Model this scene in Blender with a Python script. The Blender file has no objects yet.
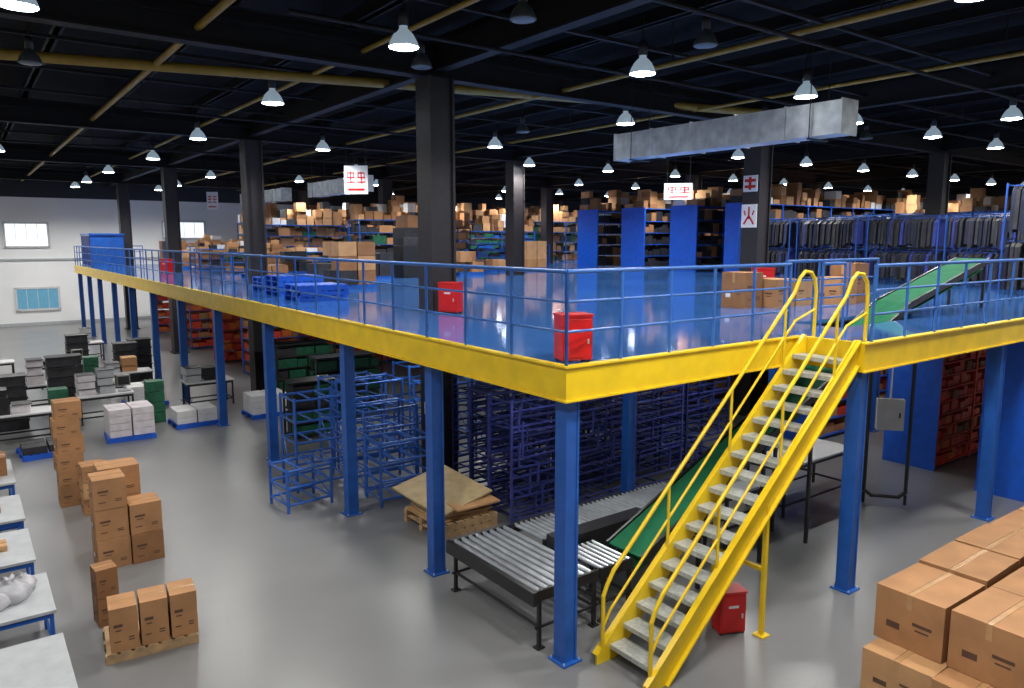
import bpy,bmesh,math,random
from mathutils import Vector,Matrix
random.seed(7)
R=random.random
def U(a,b): return a+(b-a)*R()
scene=bpy.context.scene
# ---------------------------------------------------------------- materials
MATS={}
def mat(name,col,rough=.5,metal=0,var=.12,scale=6,emit=0,bump=0,spec=.5,coat=0):
    if name in MATS: return MATS[name]
    m=bpy.data.materials.new(name); m.use_nodes=True
    nt=m.node_tree; b=nt.nodes['Principled BSDF']
    b.inputs['Roughness'].default_value=rough; b.inputs['Metallic'].default_value=metal
    b.inputs['Specular IOR Level'].default_value=spec
    if coat: b.inputs['Coat Weight'].default_value=coat
    tc=nt.nodes.new('ShaderNodeTexCoord'); n=nt.nodes.new('ShaderNodeTexNoise')
    n.inputs['Scale'].default_value=scale; n.inputs['Detail'].default_value=4
    nt.links.new(tc.outputs['Object'],n.inputs['Vector'])
    r=nt.nodes.new('ShaderNodeValToRGB'); c=col
    r.color_ramp.elements[0].position=.3; r.color_ramp.elements[1].position=.7
    r.color_ramp.elements[0].color=[max(0,x*(1-var)) for x in c]+[1]
    r.color_ramp.elements[1].color=[min(1,x*(1+var)) for x in c]+[1]
    nt.links.new(n.outputs['Fac'],r.inputs['Fac']); nt.links.new(r.outputs['Color'],b.inputs['Base Color'])
    if bump:
        bp=nt.nodes.new('ShaderNodeBump'); bp.inputs['Strength'].default_value=bump; bp.inputs['Distance'].default_value=.01
        nt.links.new(n.outputs['Fac'],bp.inputs['Height']); nt.links.new(bp.outputs['Normal'],b.inputs['Normal'])
    if emit:
        b.inputs['Emission Color'].default_value=(*col,1); b.inputs['Emission Strength'].default_value=emit
    MATS[name]=m; return m
yellow=mat('yellow_paint',(.78,.53,.012),.35,var=.10,scale=3)
blue=mat('blue_paint',(.014,.095,.40),.35,var=.14,scale=4)
railblue=mat('rail_blue_paint',(.03,.12,.40),.35,var=.1)
rackblue=mat('rack_bright_blue',(.022,.10,.40),.35,var=.15)
frameblue=mat('garment_frame_blue',(.018,.07,.30),.4,var=.1)
panelblue=mat('panel_blue',(.008,.095,.56),.4,var=.12)
purple=mat('rack_indigo',(.032,.042,.21),.4,var=.3)
navyrack=mat('rack_navy',(.016,.025,.11),.4,var=.3)
darkcol=mat('column_dark_paint',(.018,.015,.017),.5,var=.2)
beamdk=mat('roof_steel_dark',(.009,.0085,.010),.65,var=.25,spec=.3)
ceilm=mat('ceiling_deck_dark',(.005,.005,.006),.9,var=.3,spec=.2)
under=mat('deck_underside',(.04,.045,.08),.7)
steel=mat('galvanised_steel',(.72,.75,.76),.36,metal=.65,var=.22,scale=4)
tread=mat('tread_plate',(.44,.46,.43),.4,metal=.2,var=.2,scale=20)
roller=mat('roller_chrome',(.70,.74,.78),.28,metal=.75)
blk=mat('black_steel',(.016,.016,.018),.4)
dark=mat('dark_goods',(.02,.02,.025),.6,var=.5)
beige=mat('machine_beige',(.24,.23,.21),.5,var=.3)
grey=mat('table_grey',(.44,.46,.48),.45,var=.08)
white=mat('white_plastic',(.66,.66,.67),.5,var=.06)
pink=mat('pale_paper',(.66,.61,.64),.7)
green=mat('belt_green',(.012,.13,.06),.85,spec=.2)
gcrate=mat('green_crate',(.010,.10,.05),.5,var=.4)
red=mat('red_enamel',(.52,.007,.007),.35,var=.08)
redbox=mat('red_goods',(.62,.055,.025),.6,var=.3,scale=12)
orangebox=mat('orange_bin',(.70,.16,.03),.6,var=.2)
card=mat('cardboard',(.39,.195,.083),.75,var=.14,scale=3,bump=.1)
card2=mat('cardboard_light',(.48,.265,.12),.75,var=.14,scale=3)
card3=mat('cardboard_dark',(.27,.125,.05),.75,var=.15,scale=3)
tape=mat('packing_tape',(.46,.265,.12),.25)
ink=mat('box_print',(.10,.05,.03),.8)
wood=mat('pallet_wood',(.42,.27,.14),.75,var=.25,scale=8)
ply=mat('plywood',(.46,.35,.19),.6,var=.15,scale=5)
pipey=mat('yellow_pipe',(.32,.20,.03),.45)
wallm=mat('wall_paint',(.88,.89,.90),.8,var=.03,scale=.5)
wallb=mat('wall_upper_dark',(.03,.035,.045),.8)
glass=mat('window_daylight',(.80,.90,1),.3,emit=1.15,var=.02)
glass2=mat('window_dim',(.12,.33,.48),.3,emit=.28,var=.1)
bulb=mat('lamp_glow',(.92,.97,1),.3,emit=48,var=0)
shade=mat('lamp_shade',(.40,.52,.62),.3,metal=.3,emit=.45)
shadem=mat('lamp_shade_off',(.14,.17,.19),.3,metal=.6)
shadeoff=mat('lamp_unlit_glass',(.12,.14,.16),.3)
signw=mat('sign_white',(.75,.75,.75),.5,var=.03)
navy=mat('navy_cloth',(.012,.015,.035),.9,var=.5,scale=10)
plastic=mat('plastic_bag',(.45,.45,.48),.25,var=.2,bump=.4)
fillm=mat('added_fill_glow',(.95,.97,1),.3,emit=4,var=0)  # glow of the added fill battens under the deck

def floor_mat(name,c1,c2,rough,r2=.12,spec=.5):
    m=bpy.data.materials.new(name); m.use_nodes=True; nt=m.node_tree; b=nt.nodes['Principled BSDF']
    b.inputs['Specular IOR Level'].default_value=spec
    tc=nt.nodes.new('ShaderNodeTexCoord')
    n=nt.nodes.new('ShaderNodeTexNoise'); n.inputs['Scale'].default_value=.35; n.inputs['Detail'].default_value=5; n.inputs['Roughness'].default_value=.5
    nt.links.new(tc.outputs['Object'],n.inputs['Vector'])
    r=nt.nodes.new('ShaderNodeValToRGB'); r.color_ramp.elements[0].position=.25; r.color_ramp.elements[1].position=.75
    r.color_ramp.elements[0].color=(*c1,1); r.color_ramp.elements[1].color=(*c2,1)
    nt.links.new(n.outputs['Fac'],r.inputs['Fac'])
    nt.links.new(r.outputs['Color'],b.inputs['Base Color'])
    n2=nt.nodes.new('ShaderNodeTexNoise'); n2.inputs['Scale'].default_value=.5; n2.inputs['Detail'].default_value=2
    nt.links.new(tc.outputs['Object'],n2.inputs['Vector'])
    mr=nt.nodes.new('ShaderNodeMapRange'); mr.inputs['To Min'].default_value=rough-r2; mr.inputs['To Max'].default_value=rough+r2
    nt.links.new(n2.outputs['Fac'],mr.inputs['Value']); nt.links.new(mr.outputs[0],b.inputs['Roughness'])
    return m
concrete=floor_mat('polished_concrete',(.150,.152,.156),(.215,.215,.215),.30,r2=.04,spec=.65)
epoxy=floor_mat('blue_epoxy',(.030,.11,.34),(.042,.14,.40),.08,r2=.02,spec=1.0)

# ---------------------------------------------------------------- builder
class B:
    def __init__(s,name): s.bm=bmesh.new(); s.m=[]; s.name=name; s.T=Matrix.Identity(4)
    def mi(s,m):
        if m not in s.m: s.m.append(m)
        return s.m.index(m)
    def faces(s,vs,fs,m,smooth=False):
        V=[s.bm.verts.new(s.T@Vector(v)) for v in vs]; i=s.mi(m)
        for f in fs:
            try:
                F=s.bm.faces.new([V[k] for k in f]); F.material_index=i; F.smooth=smooth
            except ValueError: pass
    def box(s,c,d,m,M=None):
        x,y,z=[k/2 for k in d]; c=Vector(c)
        vs=[Vector(p) for p in((-x,-y,-z),(x,-y,-z),(x,y,-z),(-x,y,-z),(-x,-y,z),(x,-y,z),(x,y,z),(-x,y,z))]
        if M is not None: vs=[M@v for v in vs]
        s.faces([v+c for v in vs],[(0,3,2,1),(4,5,6,7),(0,1,5,4),(1,2,6,5),(2,3,7,6),(3,0,4,7)],m)
    def b2(s,a,b,m): s.box([(a[i]+b[i])/2 for i in range(3)],[abs(b[i]-a[i]) for i in range(3)],m)
    def bar(s,p,q,w,h,m):
        p=Vector(p);q=Vector(q);d=q-p;L=d.length;x=d/L
        up=Vector((0,0,1)) if abs(x.z)<.99 else Vector((0,1,0))
        y=up.cross(x).normalized(); z=x.cross(y)
        M=Matrix((x,y,z)).transposed()
        s.box((p+q)/2,(L,w,h),m,M)
    def tube(s,p,q,r,m,n=8,r2=None,cap=True):
        p=Vector(p);q=Vector(q);x=(q-p).normalized(); r2=r if r2 is None else r2
        up=Vector((0,0,1)) if abs(x.z)<.99 else Vector((0,1,0))
        y=up.cross(x).normalized(); z=x.cross(y); vs=[]
        for (c,rr) in((p,r),(q,r2)):
            for i in range(n):
                a=2*math.pi*i/n; vs.append(c+(y*math.cos(a)+z*math.sin(a))*rr)
        fs=[(i,(i+1)%n,n+(i+1)%n,n+i) for i in range(n)]
        s.faces(vs,fs,m,True)
        if cap: s.faces(vs,[tuple(range(n))[::-1],tuple(range(n,2*n))],m)
    def path(s,pts,r,m,n=8):
        for a,b in zip(pts,pts[1:]):
            d=(Vector(b)-Vector(a)).normalized()*r*.6
            s.tube(Vector(a)-d,Vector(b)+d,r,m,n)
    def lathe(s,prof,c,m,n=20):
        vs=[];k=len(prof)
        for i in range(n):
            a=2*math.pi*i/n
            for (r,z) in prof: vs.append((c[0]+r*math.cos(a),c[1]+r*math.sin(a),c[2]+z))
        fs=[(i*k+j,((i+1)%n)*k+j,((i+1)%n)*k+j+1,i*k+j+1) for i in range(n) for j in range(k-1)]
        s.faces(vs,fs,m,True)
    def carton(s,c,d,m=None,rz=0,detail=True):
        """c = bottom centre"""
        m=m or random.choice([card,card,card2,card3])
        T0=s.T.copy(); s.T=T0@Matrix.Translation(c)@Matrix.Rotation(rz,4,'Z')
        x,y,z=d; s.box((0,0,z/2),d,m)
        if detail:
            s.box((0,0,z+.001),(x+.002,min(.06,y*.15),.004),tape)
            for sx in(-1,1):
                s.box((sx*(x/2+.001),0,z*.86),(.003,min(.06,y*.15),z*.28),tape)
            s.box((0,y*.04,z+.002),(x*.98,.006,.004),ink)
            for sy in(-1,1):
                s.box((-x*.2,sy*(y/2+.001),z*.60),(x*.32,.003,z*.07),ink)
                s.box((-x*.2,sy*(y/2+.001),z*.49),(x*.22,.003,z*.03),ink)
                s.box((x*.25,sy*(y/2+.001),z*.3),(x*.2,.003,z*.03),ink)
                s.box((x*.25,sy*(y/2+.001),z*.24),(x*.2,.003,z*.03),ink)
                s.box((-x*.25,sy*(y/2+.001),z*.24),(x*.22,.003,z*.03),ink)
            for sx in(-1,1):
                s.box((sx*(x/2+.001),-y*.2,z*.50),(.003,y*.28,z*.06),ink)
                s.box((sx*(x/2+.001),-y*.2,z*.40),(.003,y*.2,z*.03),ink)
                s.box((sx*(x/2+.001),y*.22,z*.35),(.003,y*.2,z*.12),white if R()<.2 else ink)
        s.T=T0
    def done(s,bevel=0):
        bm=s.bm; vs=bm.verts
        mn=[min(v.co[i] for v in vs) for i in range(3)]; mx=[max(v.co[i] for v in vs) for i in range(3)]
        o=Vector(((mn[0]+mx[0])/2,(mn[1]+mx[1])/2,mn[2]))
        bmesh.ops.translate(bm,vec=-o,verts=bm.verts)
        me=bpy.data.meshes.new(s.name); bm.to_mesh(me); bm.free()
        for m in s.m: me.materials.append(m)
        ob=bpy.data.objects.new(s.name,me); ob.location=o; scene.collection.objects.link(ob)
        if bevel:
            md=ob.modifiers.new('bevel','BEVEL'); md.width=bevel; md.segments=2; md.limit_method='ANGLE'
        return ob
def inst(ob,loc,rz=0):
    o=bpy.data.objects.new(ob.name.split('.')[0],ob.data); o.location=loc; o.rotation_euler=(0,0,rz)
    scene.collection.objects.link(o)
    return o

WY=53; WX=64; CZ=9.3; DZ=3.67; UZ=3.28
# ---------------------------------------------------------------- room shell
b=B('floor'); b.b2((-14,-8,-.2),(WX,WY,0),concrete); b.done()
b=B('ceiling'); b.b2((-14,-8,CZ),(WX,WY,CZ+.2),ceilm); b.done()
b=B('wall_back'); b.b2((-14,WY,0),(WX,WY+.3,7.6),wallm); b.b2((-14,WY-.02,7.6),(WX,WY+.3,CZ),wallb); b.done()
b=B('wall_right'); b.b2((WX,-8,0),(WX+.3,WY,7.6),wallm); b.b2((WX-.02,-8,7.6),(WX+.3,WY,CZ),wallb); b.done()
b=B('trim_back'); b.b2((-14,WY-.06,0),(WX,WY,.18),grey); b.b2((-14,WY-.1,3.9),(WX,WY,4.0),grey); b.done()
def window(n,x0,x1,z0,z1,g):
    b=B('window_%d'%n); y=WY-.08
    b.b2((x0,y,z0),(x1,y+.05,z1),g)
    for x in (x0,x1): b.b2((x-.06,y-.04,z0-.06),(x+.06,y+.07,z1+.06),white)
    for z in (z0,z1): b.b2((x0,y-.04,z-.06),(x1,y+.07,z+.06),white)
    for k in (1,2,3): 
        x=x0+(x1-x0)*k/4; b.b2((x-.015,y-.02,z0),(x+.015,y,z1),white)
    b.done()
window(1,2.4,4.6,4.7,6.1,glass); window(2,2.7,4.9,.95,2.25,glass2); window(3,11.0,13.6,5.2,6.3,glass)
# roof steel
b=B('roof_beams')
for y in (1.8,13.2,24.7,36.1,47.5):
    b.b2((-14,y-.14,8.25),(WX,y+.14,8.29),beamdk); b.b2((-14,y-.16,8.85),(WX,y+.16,8.89),beamdk); b.b2((-14,y-.03,8.29),(WX,y+.03,8.85),beamdk)
for x in (-2.7,7.9,18.5,29.5,40.1,50.7):
    b.b2((x-.12,-8,8.36),(x+.12,WY,8.4),beamdk); b.b2((x-.03,-8,8.4),(x+.03,WY,8.9),beamdk)
b.done()
b=B('roof_purlins')
x=-13
while x<WX:
    b.b2((x-.05,-8,8.9),(x+.05,WY,9.15),beamdk); b.b2((x-.1,-8,8.9),(x+.1,WY,8.93),beamdk); x+=2.12
y=-7
while y<WY:
    b.b2((-14,y-.04,8.62),(WX,y+.04,8.68),beamdk); y+=2.86
b.done()
b=B('overhead_pipes')
b.tube((-8,19.42,8.47),(17,12.7,8.47),.10,pipey,12)
b.tube((17,12.7,8.47),(19,12.16,8.47),.10,pipey,12)
for x,z,r in((3.45,8.5,.06),(6.35,8.55,.045),(11.2,8.4,.05),(15.6,8.4,.04),(23.5,8.4,.05)):
    b.tube((x,-8,z),(x,WY-1,z),r,pipey if x<16 else beamdk,8)
    yy=-6
    while yy<WY-2: b.tube((x,yy,z),(x,yy,9.2),.012,blk,5); yy+=4
for y,x1 in((7.2,60),(10.6,60),(20.5,60),(29,60)):
    b.tube((4,y,8.25),(x1,y,8.25),.035,beamdk,6)
    b.tube((4,y+.0,8.25),(4,y,9.2),.012,blk,5)
b.done()
# building columns
def bcol(x,y):
    b=B('building_column'); w=.56
    b.b2((x-w/2,y-w/2,0),(x-w/2+.05,y+w/2,8.25),darkcol); b.b2((x+w/2-.05,y-w/2,0),(x+w/2,y+w/2,8.25),darkcol)
    b.b2((x-w/2+.05,y-.22,0),(x+w/2-.05,y+.22,8.25),darkcol)
    b.b2((x-.36,y-.36,0),(x+.36,y+.36,.05),darkcol)
    if y<20 and x<10:
        b.b2((x-w/2-.01,y-.12,1.5),(x-w/2,y+.12,1.75),white)
    return b.done()
for x in (7.9,18.5,29.5,40.1,50.7):
    for y in (13.2,24.7,36.1,47.5): bcol(x,y)
# ---------------------------------------------------------------- mezzanine
MX=46
b=B('mezzanine_platform')
HX0,HX1,HY0,HY1=11.6,14.6,6.55,7.45
t=.06
b.b2((5.5,6.35,DZ-t),(HX0,49,DZ),epoxy); b.b2((HX0,HY1,DZ-t),(HX1,49,DZ),epoxy); b.b2((HX1,6.35,DZ-t),(MX,49,DZ),epoxy)
b.b2((HX0,6.35,DZ-t),(HX1,HY0,DZ),epoxy); b.b2((10.05,5.35,DZ-t),(MX,6.35,DZ),epoxy)
u=DZ-t-.001
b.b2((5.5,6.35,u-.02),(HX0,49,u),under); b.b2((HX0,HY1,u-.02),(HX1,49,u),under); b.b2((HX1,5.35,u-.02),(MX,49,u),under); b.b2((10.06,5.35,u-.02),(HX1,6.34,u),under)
T=DZ+.02
b.b2((5.4,6.25,UZ),(5.5,49,T),yellow)
b.b2((5.5,6.25,UZ),(9.95,6.35,T),yellow)
b.b2((9.95,5.25,UZ),(MX,5.35,T),yellow)
b.b2((9.95,5.35,UZ),(10.05,6.35,T),yellow)
for z0,z1 in((UZ-.002,UZ+.02),(DZ+.002,DZ+.024)):
    b.b2((5.37,6.22,z0),(5.399,49,z1),yellow); b.b2((5.399,6.22,z0),(9.92,6.249,z1),yellow); b.b2((9.92,5.22,z0),(MX,5.249,z1),yellow)
y=8.0
while y<49:
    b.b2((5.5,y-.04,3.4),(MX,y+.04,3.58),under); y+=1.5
for x in (10.2,14.9,19.5,24.1,28.7,33.3):
    b.b2((x-.06,7.6,3.28),(x+.06,49,3.58),blue)
b.done()
def mcol(x,y,w=.2):
    b=B('mezzanine_column')
    b.b2((x-w/2,y-w/2,.02),(x-w/2+.03,y+w/2,UZ-.005),blue); b.b2((x+w/2-.03,y-w/2,.02),(x+w/2,y+w/2,UZ-.005),blue)
    b.b2((x-w/2+.03,y-w/2+.012,.02),(x+w/2-.03,y+w/2-.012,UZ-.005),blue)
    b.b2((x-.15,y-.15,0),(x+.15,y+.15,.02),blue); b.b2((x-.13,y-.13,UZ-.02),(x+.13,y+.13,UZ-.003),blue)
    for sx in(-1,1):
        for sy in(-1,1): b.tube((x+sx*.12,y+sy*.12,.02),(x+sx*.12,y+sy*.12,.045),.013,steel,6)
    return b.done()
LY=[6.45,9.5,12.6,16.9,21.0,25.1,29.2,33.3,37.4,41.5,45.0,48.6]
for y in LY: mcol(5.6,y)
for x,y in((10.15,5.42),(14.9,5.42),(19.5,5.42),(24.1,5.42)): mcol(x,y)
for x in (10.2,14.9,19.5,24.1):
    for y in (9.95,16.9,25.1,33.3,41.5): mcol(x,y,.18)
# railing
b=B('mezzanine_railing')
RH=1.06
def rail(p,q,sp):
    p=Vector(p);q=Vector(q);L=(q-p).length;n=max(1,round(L/sp))
    for i in range(n+1):
        c=p.lerp(q,i/n); b.tube(c,c+Vector((0,0,RH)),.022,railblue,8)
    for h,r in((RH,.026),(.72,.016),(.38,.016)):
        b.tube(p+Vector((0,0,h)),q+Vector((0,0,h)),r,railblue,8)
rail((5.46,6.32,T),(5.46,49,T),1.05); rail((5.46,6.32,T),(9.75,6.32,T),.86); rail((10.2,5.3,T),(30,5.3,T),.95)
rail((10.9,6.5,T-.02),(11.55,6.5,T-.02),.65); rail((5.46,49,T),(9,49,T),1.05)
rail((11.5,7.55,T-.02),(14.6,7.55,T-.02),1.0)
b.done()
# ---------------------------------------------------------------- staircase
b=B('metal_staircase')
X0,X1,YA,YB=5.95,9.94,5.36,6.14; n=17
sl=DZ/(X1-X0)
for y in(YA,YB):
    th=.03
    vs=[]
    for yy in(y-th/2,y+th/2):
        vs+=[(X0-.12,yy,0),(X0+.22,yy,0),(X1+.0,yy,DZ-.30),(X1+.0,yy,DZ+.04),(X1-.05,yy,DZ+.06),(X0-.12,yy,.12)]
    b.faces(vs,[(0,1,2,3,4,5),(11,10,9,8,7,6)]+[(i,(i+1)%6,6+(i+1)%6,6+i) for i in range(6)],yellow)
    s_=-1 if y==YA else 1
    b.bar((X0-.12,y+s_*.03,.12),(X1,y+s_*.03,DZ+.05),.07,.025,yellow)
    b.bar((X0+.22,y+s_*.03,.01),(X1,y+s_*.03,DZ-.3),.07,.025,yellow)
for i in range(n):
    z=DZ*(i+1)/(n+1); x=X0+(X1-X0)*(i+1)/(n+1)
    b.b2((x-.13,YA+.015,z-.03),(x+.13,YB-.015,z),tread); b.b2((x-.13,YA+.015,z-.06),(x-.115,YB-.015,z-.03),tread)
def zz(x): return (x-X0)*sl
for y in(YA,YB):
    yo=y
    pts=[(X0-.02,yo,.1),(X0-.02,yo,.85),(X0+.04,yo,.98)]
    pts+=[(X0+.15,yo,zz(X0+.15)+1.0),(X1-.35,yo,zz(X1-.35)+1.0)]
    pts+=[(X1-.22,yo,DZ+.9),(X1-.1,yo,DZ+.98),(X1+.05,yo,DZ+.96),(X1+.16,yo,DZ+.85),(X1+.2,yo,DZ+.68),(X1+.2,yo,DZ)]
    b.path(pts,.026,yellow,10)
    pts=[(X0-.02,yo,.45),(X0+.1,yo,zz(X0+.1)+.55),(X1-.3,yo,zz(X1-.3)+.55),(X1+.2,yo,DZ+.42)]
    b.path(pts,.018,yellow,10)
    for x in (7.05,8.25,9.4): b.tube((x,yo,zz(x)),(x,yo,zz(x)+1.0),.02,yellow,8)
    x=8.02; b.bar((x,y,.02),(x,y,zz(x)-.12),.055,.055,yellow); b.box((x,y,.01),(.16,.16,.02),yellow)
b.bar((8.02,YA,.9),(8.02,YB,.9),.05,.05,yellow)
b.done()
# ---------------------------------------------------------------- conveyors
b=B('roller_conveyor')
def lane(x0,x1,y0,y1,z,legs=True,pitch=.1):
    for y in(y0,y1): b.b2((x0,y-.025,z-.12),(x1,y+.025,z+.02),blk)
    x=x0+pitch/2
    while x<x1: b.tube((x,y0,z),(x,y1,z),pitch*.31,roller,10); x+=pitch
    if legs:
        k=max(1,round((x1-x0)/1.3))
        for i in range(k+1):
            x=x0+.06+(x1-x0-.12)*i/k
            for y in(y0,y1): b.bar((x,y,0),(x,y,z-.1),.045,.045,blk); b.box((x,y,.01),(.12,.1,.02),blk)
            b.bar((x,y0,.28),(x,y1,.28),.03,.03,blk)
        for y in(y0,y1): b.bar((x0,y,.28),(x1,y,.28),.03,.03,blk)
lane(6.55,9.9,8.05,8.8,.75); lane(5.45,6.5,6.85,8.8,.75,pitch=.125); lane(6.55,7.15,6.85,7.6,.75)
b.b2((6.55,7.68,.55),(8.4,7.98,.88),blk)
b.b2((5.38,6.8,.6),(5.44,8.85,.78),blk)
b.done()
b=B('belt_conveyor')
P0=(7.2,7.05,.78);P2=(14.3,7.05,3.92);P3=(17.6,7.05,4.69)
for p,q in((P0,P2),(P2,P3)):
    b.bar(p,q,.60,.04,green)
    for s_ in(-1,1):
        a=(p[0],p[1]+s_*.33,p[2]-.02);c=(q[0],q[1]+s_*.33,q[2]-.02); b.bar(a,c,.04,.12,blk)
    b.bar((p[0],p[1],p[2]-.18),(q[0],q[1],q[2]-.18),.55,.02,green)
for x in (8.4,9.9,11.2):
    z=.78+(x-7.2)*(3.14/7.1)
    for s_ in(-1,1): b.bar((x,7.05+s_*.33,0),(x,7.05+s_*.33,z-.05),.05,.05,blk)
    b.bar((x,6.72,z*.5),(x,7.38,z*.5),.04,.04,blk)
for x,z in((15.3,4.1),(17.4,4.6)):
    for s_ in(-1,1): b.bar((x,7.05+s_*.33,DZ),(x,7.05+s_*.33,z),.05,.05,blk)
b.done()
def table(name,x0,x1,y0,y1,z,topm,legm,t=.04,shelf=True):
    b=B(name); b.b2((x0,y0,z-t),(x1,y1,z),topm)
    for x in(x0+.05,x1-.05):
        for y in(y0+.05,y1-.05): b.bar((x,y,0),(x,y,z-t),.045,.045,legm)
    for y in(y0+.05,y1-.05): b.bar((x0+.05,y,z-t-.04),(x1-.05,y,z-t-.04),.03,.06,legm); 
    for x in(x0+.05,x1-.05): b.bar((x,y0+.05,z-t-.04),(x,y1-.05,z-t-.04),.03,.06,legm)
    if shelf:
        b.bar((x0+.05,y0+.05,.2),(x1-.05,y0+.05,.2),.03,.04,legm); b.bar((x0+.05,y1-.05,.2),(x1-.05,y1-.05,.2),.03,.04,legm)
        b.bar((x0+.05,y0+.05,.2),(x0+.05,y1-.05,.2),.03,.04,legm); b.bar((x1-.05,y0+.05,.2),(x1-.05,y1-.05,.2),.03,.04,legm)
    return b
table('packing_table',11.9,14.3,7.6,8.5,.95,white,blk).done(.004)
table('packing_table',9.6,11.6,7.55,7.95,.8,grey,blk).done(.004)
b=B('pipe_barrier_frame')
b.path([(13.95,7.2,3.2),(13.95,7.2,.25),(14.05,7.1,.14),(14.35,6.72,.14),(14.42,6.62,.25),(14.42,6.62,3.2)],.035,blk)
b.tube((13.95,7.2,0),(13.95,7.2,.2),.03,blk); b.tube((14.42,6.62,0),(14.42,6.62,.2),.03,blk); b.done()
b=B('electrical_cabinet'); b.T=Matrix.Translation((14.2,6.95,0))@Matrix.Rotation(math.radians(-51),4,'Z')
b.b2((-.24,-.2,1.5),(.24,-.03,2.1),grey); b.b2((-.22,-.212,1.52),(.22,-.2,2.08),grey); b.b2((.14,-.225,1.75),(.17,-.21,1.85),blk)
b.tube((0,-.1,2.1),(0,-.1,3.2),.02,steel); b.done(.004)
def firebox(x,y,z,rz=0,w=.4,d=.26,h=.58):
    b=B('fire_extinguisher_cabinet'); b.T=Matrix.Translation((x,y,z))@Matrix.Rotation(rz,4,'Z')
    b.b2((-w/2,-d/2,.03),(w/2,d/2,h),red); b.b2((-w/2-.01,-d/2-.012,h-.02),(w/2+.01,d/2+.01,h+.01),red)
    b.b2((-w/2+.02,-d/2-.012,.06),(w/2-.02,-d/2,h-.05),red); b.b2((-.07,-d/2-.016,h*.64),(.07,-d/2-.012,h*.70),white)
    b.b2((w/2-.07,-d/2-.03,h*.4),(w/2-.05,-d/2-.012,h*.5),steel)
    for sx in(-1,1):
        for sy in(-1,1): b.b2((sx*w*.42-.02,sy*d*.38-.02,0),(sx*w*.42+.02,sy*d*.38+.02,.03),blk)
    b.done(.006)
firebox(7.78,5.70,0,math.radians(-25),.36,.24,.58); firebox(5.82,6.62,DZ,math.radians(-20),.38,.28,.56)
firebox(7.78,12.5,DZ,math.radians(-60),.40,.28,.6); firebox(18.1,12.6,DZ,math.radians(-50),.6,.3,.65); firebox(7.4,35.3,DZ,math.radians(-60),.5,.3,.6)
# ---------------------------------------------------------------- racks under mezzanine
b=B('stacking_rack_store')
for j,y in enumerate((10.25,11.1,11.95)):
    for i in range(4):
        x=7.6+i*1.55+.15*j; m=random.choice([purple,purple,navyrack]); hh=2.65-U(0,.35)
        for xx in(x,x+1.4):
            for yy in(y,y+.7): b.bar((xx,yy,0),(xx,yy,hh),.04,.04,m)
            b.bar((xx,y,hh/2),(xx,y+.7,hh/2),.03,.03,m); b.bar((xx,y,hh-.05),(xx,y+.7,hh-.05),.03,.03,m)
        z=.12
        while z<hh:
            mm=random.choice([purple,purple,navyrack])
            b.bar((x,y,z),(x+1.4,y,z+U(-.06,.06)),.022,.03,mm)
            b.bar((x,y+.7,z),(x+1.4,y+.7,z+U(-.05,.05)),.022,.03,mm)
            for _ in range(2):
                q=U(.1,1.3); b.bar((x+q,y,z),(x+q+U(-.1,.1),y+.7,z),.025,.03,mm)
            if R()<.4:
                q=U(.1,1.1); b.bar((x+q,y-.01,z),(x+q+.02,y-.01,min(hh,z+.45)),.03,.03,mm)
            z+=U(.08,.18)
b.done()
def cage(x,y,w,d,h,lv,m=rackblue,rz=0):
    b=B('tubular_storage_rack'); b.T=Matrix.Translation((x,y,0))@Matrix.Rotation(rz,4,'Z')
    for xx in(-w/2,w/2):
        for yy in(-d/2,d/2): b.tube((xx,yy,0),(xx,yy,h),.03,m)
    for k in range(lv):
        z=.15+(h-.2)*k/(lv-1)
        for yy in(-d/2,d/2): b.tube((-w/2,yy,z),(w/2,yy,z),.026,m)
        for xx in(-w/2,-w/6,w/6,w/2): b.tube((xx,-d/2,z),(xx,d/2,z),.02,m)
    for xx in(-w/2,w/2): b.tube((xx,-d/2,.15),(xx,d/2,h*.55),.014,m,6)
    b.done()
cage(5.05,13.7,.9,.75,.85,3,rz=.1); cage(5.75,14.7,1.1,.8,1.95,5); cage(6.85,13.75,1.2,.8,1.75,5)
cage(7.1,14.85,1.2,.8,2.1,5); cage(7.1,15.85,1.2,.8,2.0,5); cage(6.75,12.85,1.1,.7,1.3,4,rz=-.05)
cage(8.9,14.6,1.2,.8,1.9,5); cage(8.9,15.6,1.2,.8,2.2,6); cage(10.4,14.6,1.2,.8,2.1,5)
def pallet(b,x,y,z,w,d,m=wood,rz=0):
    T0=b.T.copy(); b.T=T0@Matrix.Translation((x,y,z))@Matrix.Rotation(rz,4,'Z')
    for k in range(3):
        yy=-d/2+.05+(d-.1)*k/2; b.b2((-w/2,yy-.045,.02),(w/2,yy+.045,.10),m); b.b2((-w/2,yy-.05,0),(w/2,yy+.05,.02),m)
    n=7
    for k in range(n):
        xx=-w/2+w*(k+.5)/n; b.b2((xx-w/n*.38,-d/2,.10),(xx+w/n*.38,d/2,.125),m)
    b.T=T0
b=B('plywood_pallet_stack')
pallet(b,6.85,11.1,0,1.25,1.2); pallet(b,6.85,11.1,.126,1.25,1.2)
for k in range(5): b.box((6.85+U(-.05,.05),11.1+U(-.05,.05),.27+k*.028),(U(1,1.2),U(.9,1.1),.025),random.choice([ply,wood,card2]),Matrix.Rotation(U(-.12,.12),3,'Z'))
M=Matrix.Rotation(math.radians(9),3,'X')@Matrix.Rotation(math.radians(-8),3,'Y')@Matrix.Rotation(.15,3,'Z')
b.box((6.8,11.3,.58),(1.2,1.4,.035),ply,M); b.box((7.05,10.75,.48),(.9,.6,.03),card2,Matrix.Rotation(math.radians(4),3,'X'))
b.done()
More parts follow.
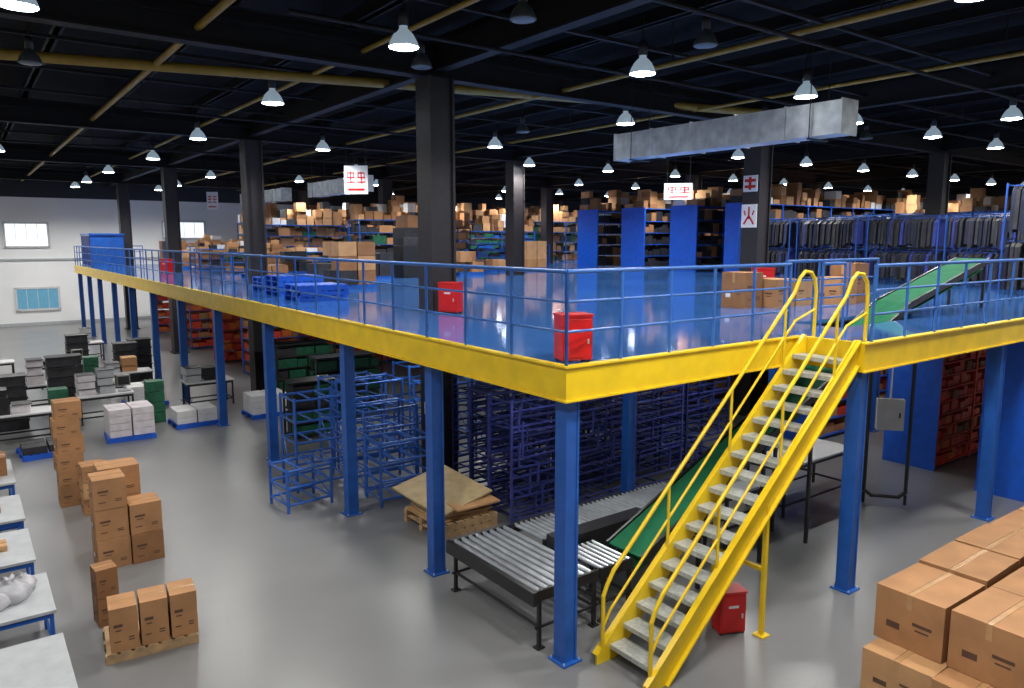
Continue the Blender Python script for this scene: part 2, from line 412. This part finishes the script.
# ---------------------------------------------------------------- shelves
def goods(b,x0,x1,y0,y1,z0,zmax,mats,step=.42,lo=.4):
    x=x0
    while x<x1-.1:
        w=min(U(step*.6,step*1.3),x1-x); h=(zmax-z0)*U(lo,.95)
        b.b2((x+.01,y0+U(0,.08),z0),(x+w-.02,y1-.03,z0+h),random.choice(mats)); x+=w
def clutter(b,x0,x1,y0,y1,z0,h,mats):
    ym=(y0+y1)/2
    for (a,c) in((y0,ym-.02),(ym,y1)):
        x=x0
        while x<x1-.2:
            w=U(.3,.65); z=z0; k=random.choice([1,1,2,2,3])
            for q in range(k):
                hh=U(.2,.42)*h/.9
                b.b2((x+U(.0,.06),a+U(0,.08),z),(x+w-U(.02,.08),c-U(0,.08),z+hh),random.choice(mats)); z+=hh
            x+=w
            if R()<.12: x+=U(.2,.6)
def shelf(name,x0,x1,y0,y1,z0,h,lv,frame,mats,end=None,top=None,bay=1.8,step=.42,lo=.4,toph=.9):
    b=B(name); n=max(1,round((x1-x0)/bay))
    for i in range(n+1):
        x=x0+(x1-x0)*i/n
        for y in(y0,y1): b.b2((x-.025,y-.02,z0),(x+.025,y+.02,z0+h),frame)
    for k in range(lv):
        z=z0+.1+(h-.15)*k/lv; b.b2((x0,y0,z-.03),(x1,y1,z),frame)
        ym=(y0+y1)/2
        goods(b,x0+.04,x1-.04,y0+.02,ym,z,z+(h-.15)/lv-.05,mats,step,lo); goods(b,x0+.04,x1-.04,ym,y1-.02,z,z+(h-.15)/lv-.05,mats,step,lo)
    b.b2((x0,y0,z0+h-.04),(x1,y1,z0+h),frame)
    if top: clutter(b,x0,x1,y0+.05,y1-.05,z0+h,toph,top)
    if end: b.b2((x0-.06,y0-.03,z0),(x0-.03,y1+.03,z0+h+.05),end)
    return b.done()
brown=[card,card2,card3,card3]
topmix=[card,card2,card3,card3,card2,card,dark,white,card2]
shelf('red_bin_shelving',17.15,26,7.3,8.4,0,2.75,9,redbox,[redbox,redbox,orangebox,redbox,card3],panelblue,None,step=.28,lo=.5)
shelf('stocked_shelving',16.5,19.2,4.7,6.15,0,3.1,6,panelblue,[redbox,orangebox,card3],panelblue,None,step=.3)
shelf('stocked_shelving',17.0,28,10.2,11.3,0,2.7,6,panelblue,brown+[redbox],panelblue)
shelf('stocked_shelving',15.5,28,14,15,0,2.6,5,blue,brown+[dark],panelblue)
for i,y in enumerate((28,32,36.8,40,44)):
    shelf('stocked_shelving',8.6,18,y,y+1,0,2.3,5,redbox if i%2 else blue,[redbox,orangebox,redbox,card],None,None)
shelf('green_crate_shelving',7.7,9.6,22.5,23.3,0,1.9,5,blk,[gcrate,gcrate,gcrate,dark],None,None,step=.5,lo=.8)
shelf('green_crate_shelving',7.9,9.9,19.8,20.5,0,1.8,5,blk,[gcrate,gcrate,dark],None,None,step=.5,lo=.8)
shelf('green_crate_shelving',6.6,7.8,18.2,18.9,0,1.5,4,blk,[gcrate,dark,gcrate],None,None,step=.5,lo=.8)
# mezzanine stock
for y in (29.6,26.3,23.1,20.0):
    shelf('end_panel_shelving',27,44,y-.75,y+.75,DZ,2.95,5,panelblue,[dark,card3,dark,dark],panelblue,topmix)
for y,x0,x1 in ((27.95,29.2,44),(24.7,30.2,39.4),(21.55,29.2,44)):
    shelf('end_panel_shelving',x0,x1,y-.6,y+.6,DZ,2.9,6,blk,[dark,card3,dark,dark,blue],None,topmix,step=.3)
def garment(x,y0,y1,z,h,two=True):
    b=B('garment_rack')
    for k in range(2 if two else 1):
        zt=z+h*(k+1)/(2 if two else 1)
        b.tube((x,y0,zt-.06),(x,y1,zt-.06),.02,frameblue,6)
        y=y0+.1
        while y<y1-.05:
            w=U(.05,.10); L=(h/(2 if two else 1))*U(.72,.88)
            zc=zt-.08-L/2; hw=U(.2,.27)
            M=Matrix.Rotation(U(-.15,.15),3,'Z'); xo=x+U(-.03,.03)
            m=random.choice([navy,navy,dark,dark,navy,dark,navy,navy,dark,purple])
            v=[]
            for (wx,dz) in((.04,L/2),(hw*.85,L/2-.12),(hw,-L/2)):
                for sx in(-1,1):
                    for sy in(-1,1): v.append(Vector((xo,y,zc))+M@Vector((sx*wx,sy*w/2,dz)))
            f=[(0,2,3,1)]
            for a in(0,4): f+=[(a,a+1,a+5,a+4),(a+1,a+3,a+7,a+5),(a+3,a+2,a+6,a+7),(a+2,a,a+4,a+6)]
            f+=[(8,9,11,10)]
            b.faces(v,f,m); y+=w+U(.005,.04)
    for y in(y0,y1):
        for xx in(x-.3,x+.3): b.bar((xx,y,z),(xx,y,z+h),.04,.04,frameblue)
        b.bar((x-.3,y,z+h-.05),(x+.3,y,z+h-.05),.035,.035,frameblue); b.bar((x-.3,y,z+h/2),(x+.3,y,z+h/2),.035,.035,frameblue)
    b.done()
for i,x in enumerate((25.5,27.2,31,32.8,35)):
    for y0 in (8.6,11.2,13.9,16.5):
        garment(x+U(-.1,.1),y0,y0+2.3,DZ,2.2+.12*i)
for x in (22.5,24): garment(x,5.8,8.2,DZ,2.9)
for y in (8.6,11.2,14.4,17.4): shelf('carton_shelving',37,46,y,y+1.2,DZ,2.5,4,blue,brown,None,topmix,step=.6,toph=1.1)
shelf('blue_shelving',21.5,26,32.9,33.9,DZ,1.9,6,blue,[blue,dark,gcrate,blue],None,topmix,step=.5,lo=.5,toph=.9)
shelf('blue_shelving',20.5,25,30.4,31.2,DZ,1.2,4,blue,[blue,dark,blue],None,None,step=.5)
for (x0,x1,y,h) in((16.4,19.8,30,2.0),(15.5,20,33,2.4),(12.6,17,37.6,2.2),(19.2,23,37.6,2.5),(24,34,37.6,2.6),(13,21,42.5,2.4),(22,36,42.5,2.7),(20,36,45.5,2.7),(9.5,12,38,1.0),(10,12.6,42,1.1),(9.5,14.5,33,.9)):
    shelf('carton_shelving',x0,x1,y,y+1.1,DZ,h,4 if h>1.5 else 2,random.choice([blue,blk]),brown+[dark,gcrate,dark],None,topmix,step=.6,toph=1.0 if h>1.5 else .45)
for (x0,y0) in((9,27),(9.6,29.5),(11.5,31),(8.9,40.5),(11.5,27.5),(13.2,28.6),(17.2,27.8),(18.8,27.8),(12.4,25.4),(17.0,26.2),(20.4,28.2),(9.5,21),(22.3,28.6)):
    b=B('carton_pallet_load'); pallet(b,x0,y0,DZ,1.2,1.2,blue)
    mm=random.choice([[card,card2],[dark,card3],[gcrate,dark],[card3,card2,dark],[dark,navy,blk]])
    for l in range(random.choice([1,2,3])):
        for i in(-1,1):
            for j in(-1,1):
                if R()<.85: b.carton((x0+i*.3,y0+j*.3,DZ+.126+l*.42),(.56,.56,.41),random.choice(mm),detail=False)
    b.done()
b=B('blue_pallet_stack')
for (x,y,nn) in((6.9,17.2,3),(7.1,19.2,4),(7.4,21.2,3)):
    for k in range(nn): pallet(b,x,y,DZ+k*.13,1.2,1.1,panelblue,U(-.05,.05))
b.done()
b=B('blue_storage_container'); b.b2((5.8,45.2,DZ),(7.4,48.6,5.4),blue)
for k in range(14): b.b2((5.76,45.3+k*.23,DZ+.1),(5.8,45.4+k*.23,5.3),purple)
b.b2((5.75,45.15,5.35),(7.45,48.65,5.45),blue); b.done()
b=B('dark_equipment_stack'); b.b2((14.8,27.2,DZ),(16.0,28.3,5.6),dark); b.b2((14.9,27.2,5.6),(15.9,28.2,6.1),card3); b.done(.01)
b=B('dark_equipment_stack'); b.b2((13.6,25.2,DZ),(14.4,26,4.9),blk); b.b2((13.65,25.25,4.9),(14.3,25.9,5.2),dark); b.done(.01)
b=B('carton_stack')
for (x,y,z,w,d,h) in((14.2,9.6,DZ,.7,.6,.6),(14.9,9.6,DZ,.6,.6,.55),(13.5,9.9,DZ,.6,.6,.75),(16,9.2,DZ,.7,.6,.6),(16.7,9.3,DZ,.6,.6,.9)):
    b.carton((x,y,z),(w,d,h))
b.done()
# ---------------------------------------------------------------- ground-floor left
b=B('carton_stack'); z=0
for k in range(3):
    for i in range(2):
        if k<2 or i==0: b.carton((1.62+i*.48,12.85+U(-.03,.03),z),(.46,.5,.48),rz=U(-.04,.04))
    b.carton((1.85,13.45,z),(.6,.5,.48))
    z+=.485
b.done(.004)
b=B('carton_stack'); z=0
for k in range(6): b.carton((1.45+U(-.03,.03),16.4,z),(.45,.45,.34),rz=U(-.06,.06)); z+=.342
for k in range(3): b.carton((1.75,15.6+U(-.03,.03),k*.32),(.42,.42,.31),rz=U(-.1,.1))
b.done(.004)
b=B('carton_pallet_load'); pallet(b,1.62,10.0,0,1.05,.8,wood,-.1)
for i in range(3): b.carton((1.3+i*.34,9.85-.02*i,.126),(.31,.42,.56),card,rz=-.1)
b.done(.004)
b=B('carton_stack')
for k in range(2): b.carton((1.25,10.85,k*.40),(.26,.30,.39),card3,rz=.1)
b.done(.004)
for i,(y0,y1) in enumerate(((7.8,9.25),(9.9,11.15),(11.7,13.1),(13.6,15.0),(15.8,17.6))):
    b=table('work_table',-.75,.62 if i<2 else .55,y0,y1,.76,grey,blue)
    b.done(.004)
b=B('plastic_bag_pile')
for (x,y,r) in((-.1,10.8,.24),(.2,10.5,.2),(.0,10.35,.18),(.35,10.75,.14)):
    prof=[(r*.9,0),(r*1.1,r*.35),(r*.9,r*.8),(r*.5,r*1.15),(r*.25,r*1.3),(r*.3,r*1.5),(.001,r*1.4)]
    vs=[];k=len(prof);n=14
    for i in range(n):
        a=2*math.pi*i/n
        for (rr,z) in prof: 
            q=rr*U(.8,1.15); vs.append((x+q*math.cos(a),y+q*math.sin(a),.762+z*U(.85,1.05)))
    b.faces(vs,[(i*k+j,((i+1)%n)*k+j,((i+1)%n)*k+j+1,i*k+j+1) for i in range(n) for j in range(k-1)],plastic,True)
b.done()
b=B('carton'); b.carton((.15,16.6,.762),(.6,.5,.35),card3); b.done(.003)
b=B('carton'); b.carton((-.3,17.1,.762),(.5,.4,.3),card); b.done(.003)
b=B('carton'); b.carton((.1,14.2,.762),(.3,.25,.1),card3); b.done(.003)
b=B('carton'); b.carton((.05,12.4,.762),(.4,.3,.08),card2); b.done(.003)
for k,(x,y) in enumerate(((.9,22.2),(3.0,23.6),(1.5,26.4),(4.2,27.2),(2.6,30.2),(5.9,24.0),(.6,32),(4,36))):
    b=table('work_table',x-.6,x+.8,y-.4,y+.4,.8,white,blk)
    b.done()
    b=B('boxed_goods_on_table')
    if k in(1,2,4):
        mx_=x+.62; b.b2((mx_-.17,y-.2,.802),(mx_+.13,y+.1,.84),grey); b.b2((mx_-.03,y-.03,.84),(mx_+.03,y+.03,.95),grey)
        b.b2((mx_-.2,y-.04,.95),(mx_+.15,y+.14,1.25),beige); b.b2((mx_-.17,y-.05,.98),(mx_+.12,y-.04,1.22),blk)
    for i in range(2):
        w=.42; xx=x-.36+i*.5; m=random.choice([dark,beige,dark,card,blk,pink,grey]); z=.802
        for q in range(random.choice([1,2,3])):
            hh=U(.12,.26); b.box((xx+U(-.03,.03),y+U(-.03,.03),z+hh/2),(w*U(.8,1.1),.5,hh),m,Matrix.Rotation(U(-.1,.1),3,'Z')); z+=hh
            b.box((xx,y,z+.01),(w*1.05,.54,.018),blk if m is not card else card2); z+=.02
    b.done(.01)
for (x,y,h) in ((2.2,24.9,1.9),(2.6,27.2,1.6),(.9,24.0,1.7),(4.6,29.4,1.5),(5.2,30.2,1.6),(3.5,33,1.5)):
    b=B('black_bin_stack'); 
    for k in range(int(h/.3)): b.b2((x-.35,y-.28,k*.3),(x+.35,y+.28,k*.3+.24),dark); b.b2((x-.38,y-.31,k*.3+.24),(x+.38,y+.31,k*.3+.28),blk)
    b.done()
for (x,y,m,h) in((3.3,21.2,pink,.7),(5.0,21.7,white,.35),(1.4,20.7,dark,.3),(7.0,21.6,white,.6),(4.4,25.2,white,.5)):
    b=B('goods_on_pallet'); pallet(b,x,y,0,1.15,1.0,panelblue,U(-.1,.1))
    for i in(-1,1):
        for j in(-1,1):
            z=.126
            while z<h: b.b2((x+i*.27-.25,y+j*.23-.21,z),(x+i*.27+.25,y+j*.23+.21,z+.17),m); z+=.18
    b.done(.004)
for (x,y) in((1.9,22.9),(4.2,22.6),(3.4,28.6)):
    b=B('green_roll_bin')
    for k in range(4): b.b2((x-.22,y-.22,k*.3),(x+.22,y+.22,k*.3+.28),gcrate)
    b.done(.01)
# ---------------------------------------------------------------- foreground cartons
b=B('carton_stack_large')
for lx in range(5):
    for ly in range(3):
        cx=8.22+lx*.98; cy=3.55-ly*.78
        b.carton((cx+U(-.02,.02),cy+U(-.02,.02),.13),(.94,.74,.48),card if (lx+ly)%2 else card2,rz=U(-.02,.02))
        b.carton((cx+.34+U(-.03,.03),cy+.02+U(-.02,.02),.615),(.94,.74,U(.62,.67)),random.choice([card,card2,card]),rz=U(-.03,.03))
for i in range(4):
    pallet(b,8.3+i*1.25,2.8,0,1.15,2.2,wood)
b.done(.008)
# ---------------------------------------------------------------- duct and signs
def duct(y0,y1,x=13.3,z=7.02,h=.6):
    b=B('ventilation_duct'); b.b2((x-.25,y0,z),(x+.25,y1,z+h),steel)
    y=y0
    while y<=y1+.01:
        b.b2((x-.27,y-.015,z-.02),(x+.27,y+.015,z+h+.02),steel); y+=(y1-y0)/max(1,round((y1-y0)/1.2))
    for y in(y0+.6,y1-.6):
        for xx in(x-.3,x+.3): b.tube((xx,y,z-.04),(xx,y,8.9),.01,blk,5)
        b.b2((x-.32,y-.03,z-.06),(x+.32,y+.03,z-.03),blk)
    b.done()
duct(7.6,13.4); duct(27.5,33); duct(36.5,43)
def sign(x,y,z,w,h,rz,top=8.3):
    b=B('hanging_sign'); b.T=Matrix.Translation((x,y,z))@Matrix.Rotation(rz,4,'Z')
    b.b2((-w/2,-.02,-h/2),(w/2,.02,h/2),signw)
    for s_ in(-1,1): b.tube((s_*w*.4,0,h/2),(s_*w*.4,0,top-z),.01,blk,5)
    for i in range(2):
        cx=-w*.22+i*w*.44
        for (dx,dz,ww,hh) in((0,.16,.3,.05),(0,.0,.34,.05),(0,-.16,.36,.05),(0,0,.05,.42),(-.13,.08,.04,.16),(.13,.08,.04,.16)):
            for f in(-1,1): b.b2((cx+dx*w-ww*w*.5,f*.024-.003,dz*h-hh*h*.5+h*.08),(cx+dx*w+ww*w*.5,f*.024+.003,dz*h+hh*h*.5+h*.08),red)
    for f in(-1,1): b.b2((-w*.35,f*.024-.003,-h*.38),(w*.35,f*.024+.003,-h*.30),red)
    b.done()
sign(11.2,24.0,7.13,.8,.95,-.6); sign(20.1,17.5,6.75,.95,.55,-.9); sign(9.8,36.5,6.9,.5,.8,-.5)
b=B('column_sign')
b.b2((18.17,12.95,5.45),(18.2,13.45,6.1),signw)
for (dy,dz,w,h,a) in((0,.08,.05,.34,0),(-.09,-.13,.05,.26,-35),(.09,-.13,.05,.26,35),(-.14,.08,.04,.14,20),(.14,.08,.04,.14,-20)):
    b.box((18.165,13.2+dy,5.78+dz),(.006,w,h),red,Matrix.Rotation(math.radians(a),3,'X'))
b.b2((18.17,12.97,6.45),(18.2,13.43,6.9),signw); b.b2((18.16,13.02,6.72),(18.17,13.38,6.8),red); b.b2((18.16,13.02,6.55),(18.17,13.38,6.63),red); b.b2((18.155,13.16,6.5),(18.17,13.24,6.86),red)
b.done()
# ---------------------------------------------------------------- lamps
def lampmesh(lit,s=1):
    b=B('high_bay_lamp'); b.T=Matrix.Scale(s,4)
    b.lathe([(.25,0),(.255,.02),(.225,.10),(.17,.2),(.105,.27),(.07,.30),(.07,.34)],(0,0,0),shade if lit else shadem,24)
    b.lathe([(.001,-.03),(.12,-.025),(.215,-.005),(.245,.02)],(0,0,0),bulb if lit else shadeoff,24)
    b.lathe([(.001,.34),(.085,.34),(.085,.56),(.06,.60),(.001,.60)],(0,0,0),blk,16)
    b.tube((0,0,.6),(0,0,1.0/s),.012,blk,6)
    return b.done()
L1=lampmesh(True,.92); L0=lampmesh(False,.75)
ld=bpy.data.lights.new('lamp_light','SPOT'); ld.energy=770; ld.spot_size=math.radians(152); ld.spot_blend=.6; ld.shadow_soft_size=.24; ld.color=(1,.968,.92)
def place(o,x,y,z,lit):
    q=o if not o.get('used') else inst(o,(x,y,z))
    o['used']=1; q.location=(x,y,z)
    if lit:
        l=bpy.data.objects.new('light',ld); scene.collection.objects.link(l); l.parent=q; l.location=(0,0,-.06)
near=[(.9,11.7),(5.8,10.6),(10.1,9.7),(14.4,9.2),(10.2,4.3),(5.8,16.5),(6,23.5),(6.1,30.2),(14,14),(14.1,19.9),(21,7.8)]
pts=list(near)
for i in range(12):
    for j in range(7):
        x=1.4+4.3*i; y=3.8+6.7*j
        if all((x-a)**2+(y-c)**2>9 for a,c in near) and not(x<4 and y<28): pts.append((x,y))
pts+=[(1.4,4.5),(5.8,2),(-3,14),(-3,22),(1.4,48),(5.7,48.5),(10,48.5)]
for x,y in pts: place(L1,x,y,8.0,True)
for x,y in((6.5,8.5),(9.6,7.9),(6.8,11.8),(1.3,15.5),(17,12),(13,17),(22,12)): place(L0,x,y,8.05,False)
al=bpy.data.lights.new('added_fill_batten','AREA'); al.shape='RECTANGLE'; al.size=1.2; al.size_y=.12; al.energy=42; al.color=(.98,.98,.95)  # invented battens, added under the deck to brighten the space below
for (x,y) in((7.5,9),(12.5,9),(17,9),(8,14.2),(13,12.5),(8.5,20),(13.5,20),(8,27),(7.8,34),(7.8,41),(22,9)):
    b=B('added_fill_batten'); b.b2((x-.62,y-.05,3.22),(x+.62,y+.05,3.28),white); b.tube((x-.58,y,3.2),(x+.58,y,3.2),.018,fillm,8)
    for sx in(-.5,.5): b.tube((x+sx,y,3.28),(x+sx,y,3.59),.008,blk,5)
    o=b.done(); l=bpy.data.objects.new('light',al); scene.collection.objects.link(l); l.parent=o; l.location=(0,0,-.02)
# ---------------------------------------------------------------- world & camera
w=bpy.data.worlds.new('world'); scene.world=w; w.use_nodes=True
w.node_tree.nodes['Background'].inputs[0].default_value=(.90,.94,1,1); w.node_tree.nodes['Background'].inputs[1].default_value=.34
cd=bpy.data.cameras.new('camera'); cam=bpy.data.objects.new('camera',cd); scene.collection.objects.link(cam)
cd.sensor_width=36; cd.lens=745/1024*36; cd.clip_end=300
cam.location=(0,0,5.1); cam.rotation_euler=(math.radians(90-7.95),0,math.radians(-36.6)); scene.camera=cam
scene.view_settings.view_transform='Standard'; scene.view_settings.look='None'; scene.view_settings.exposure=0.0
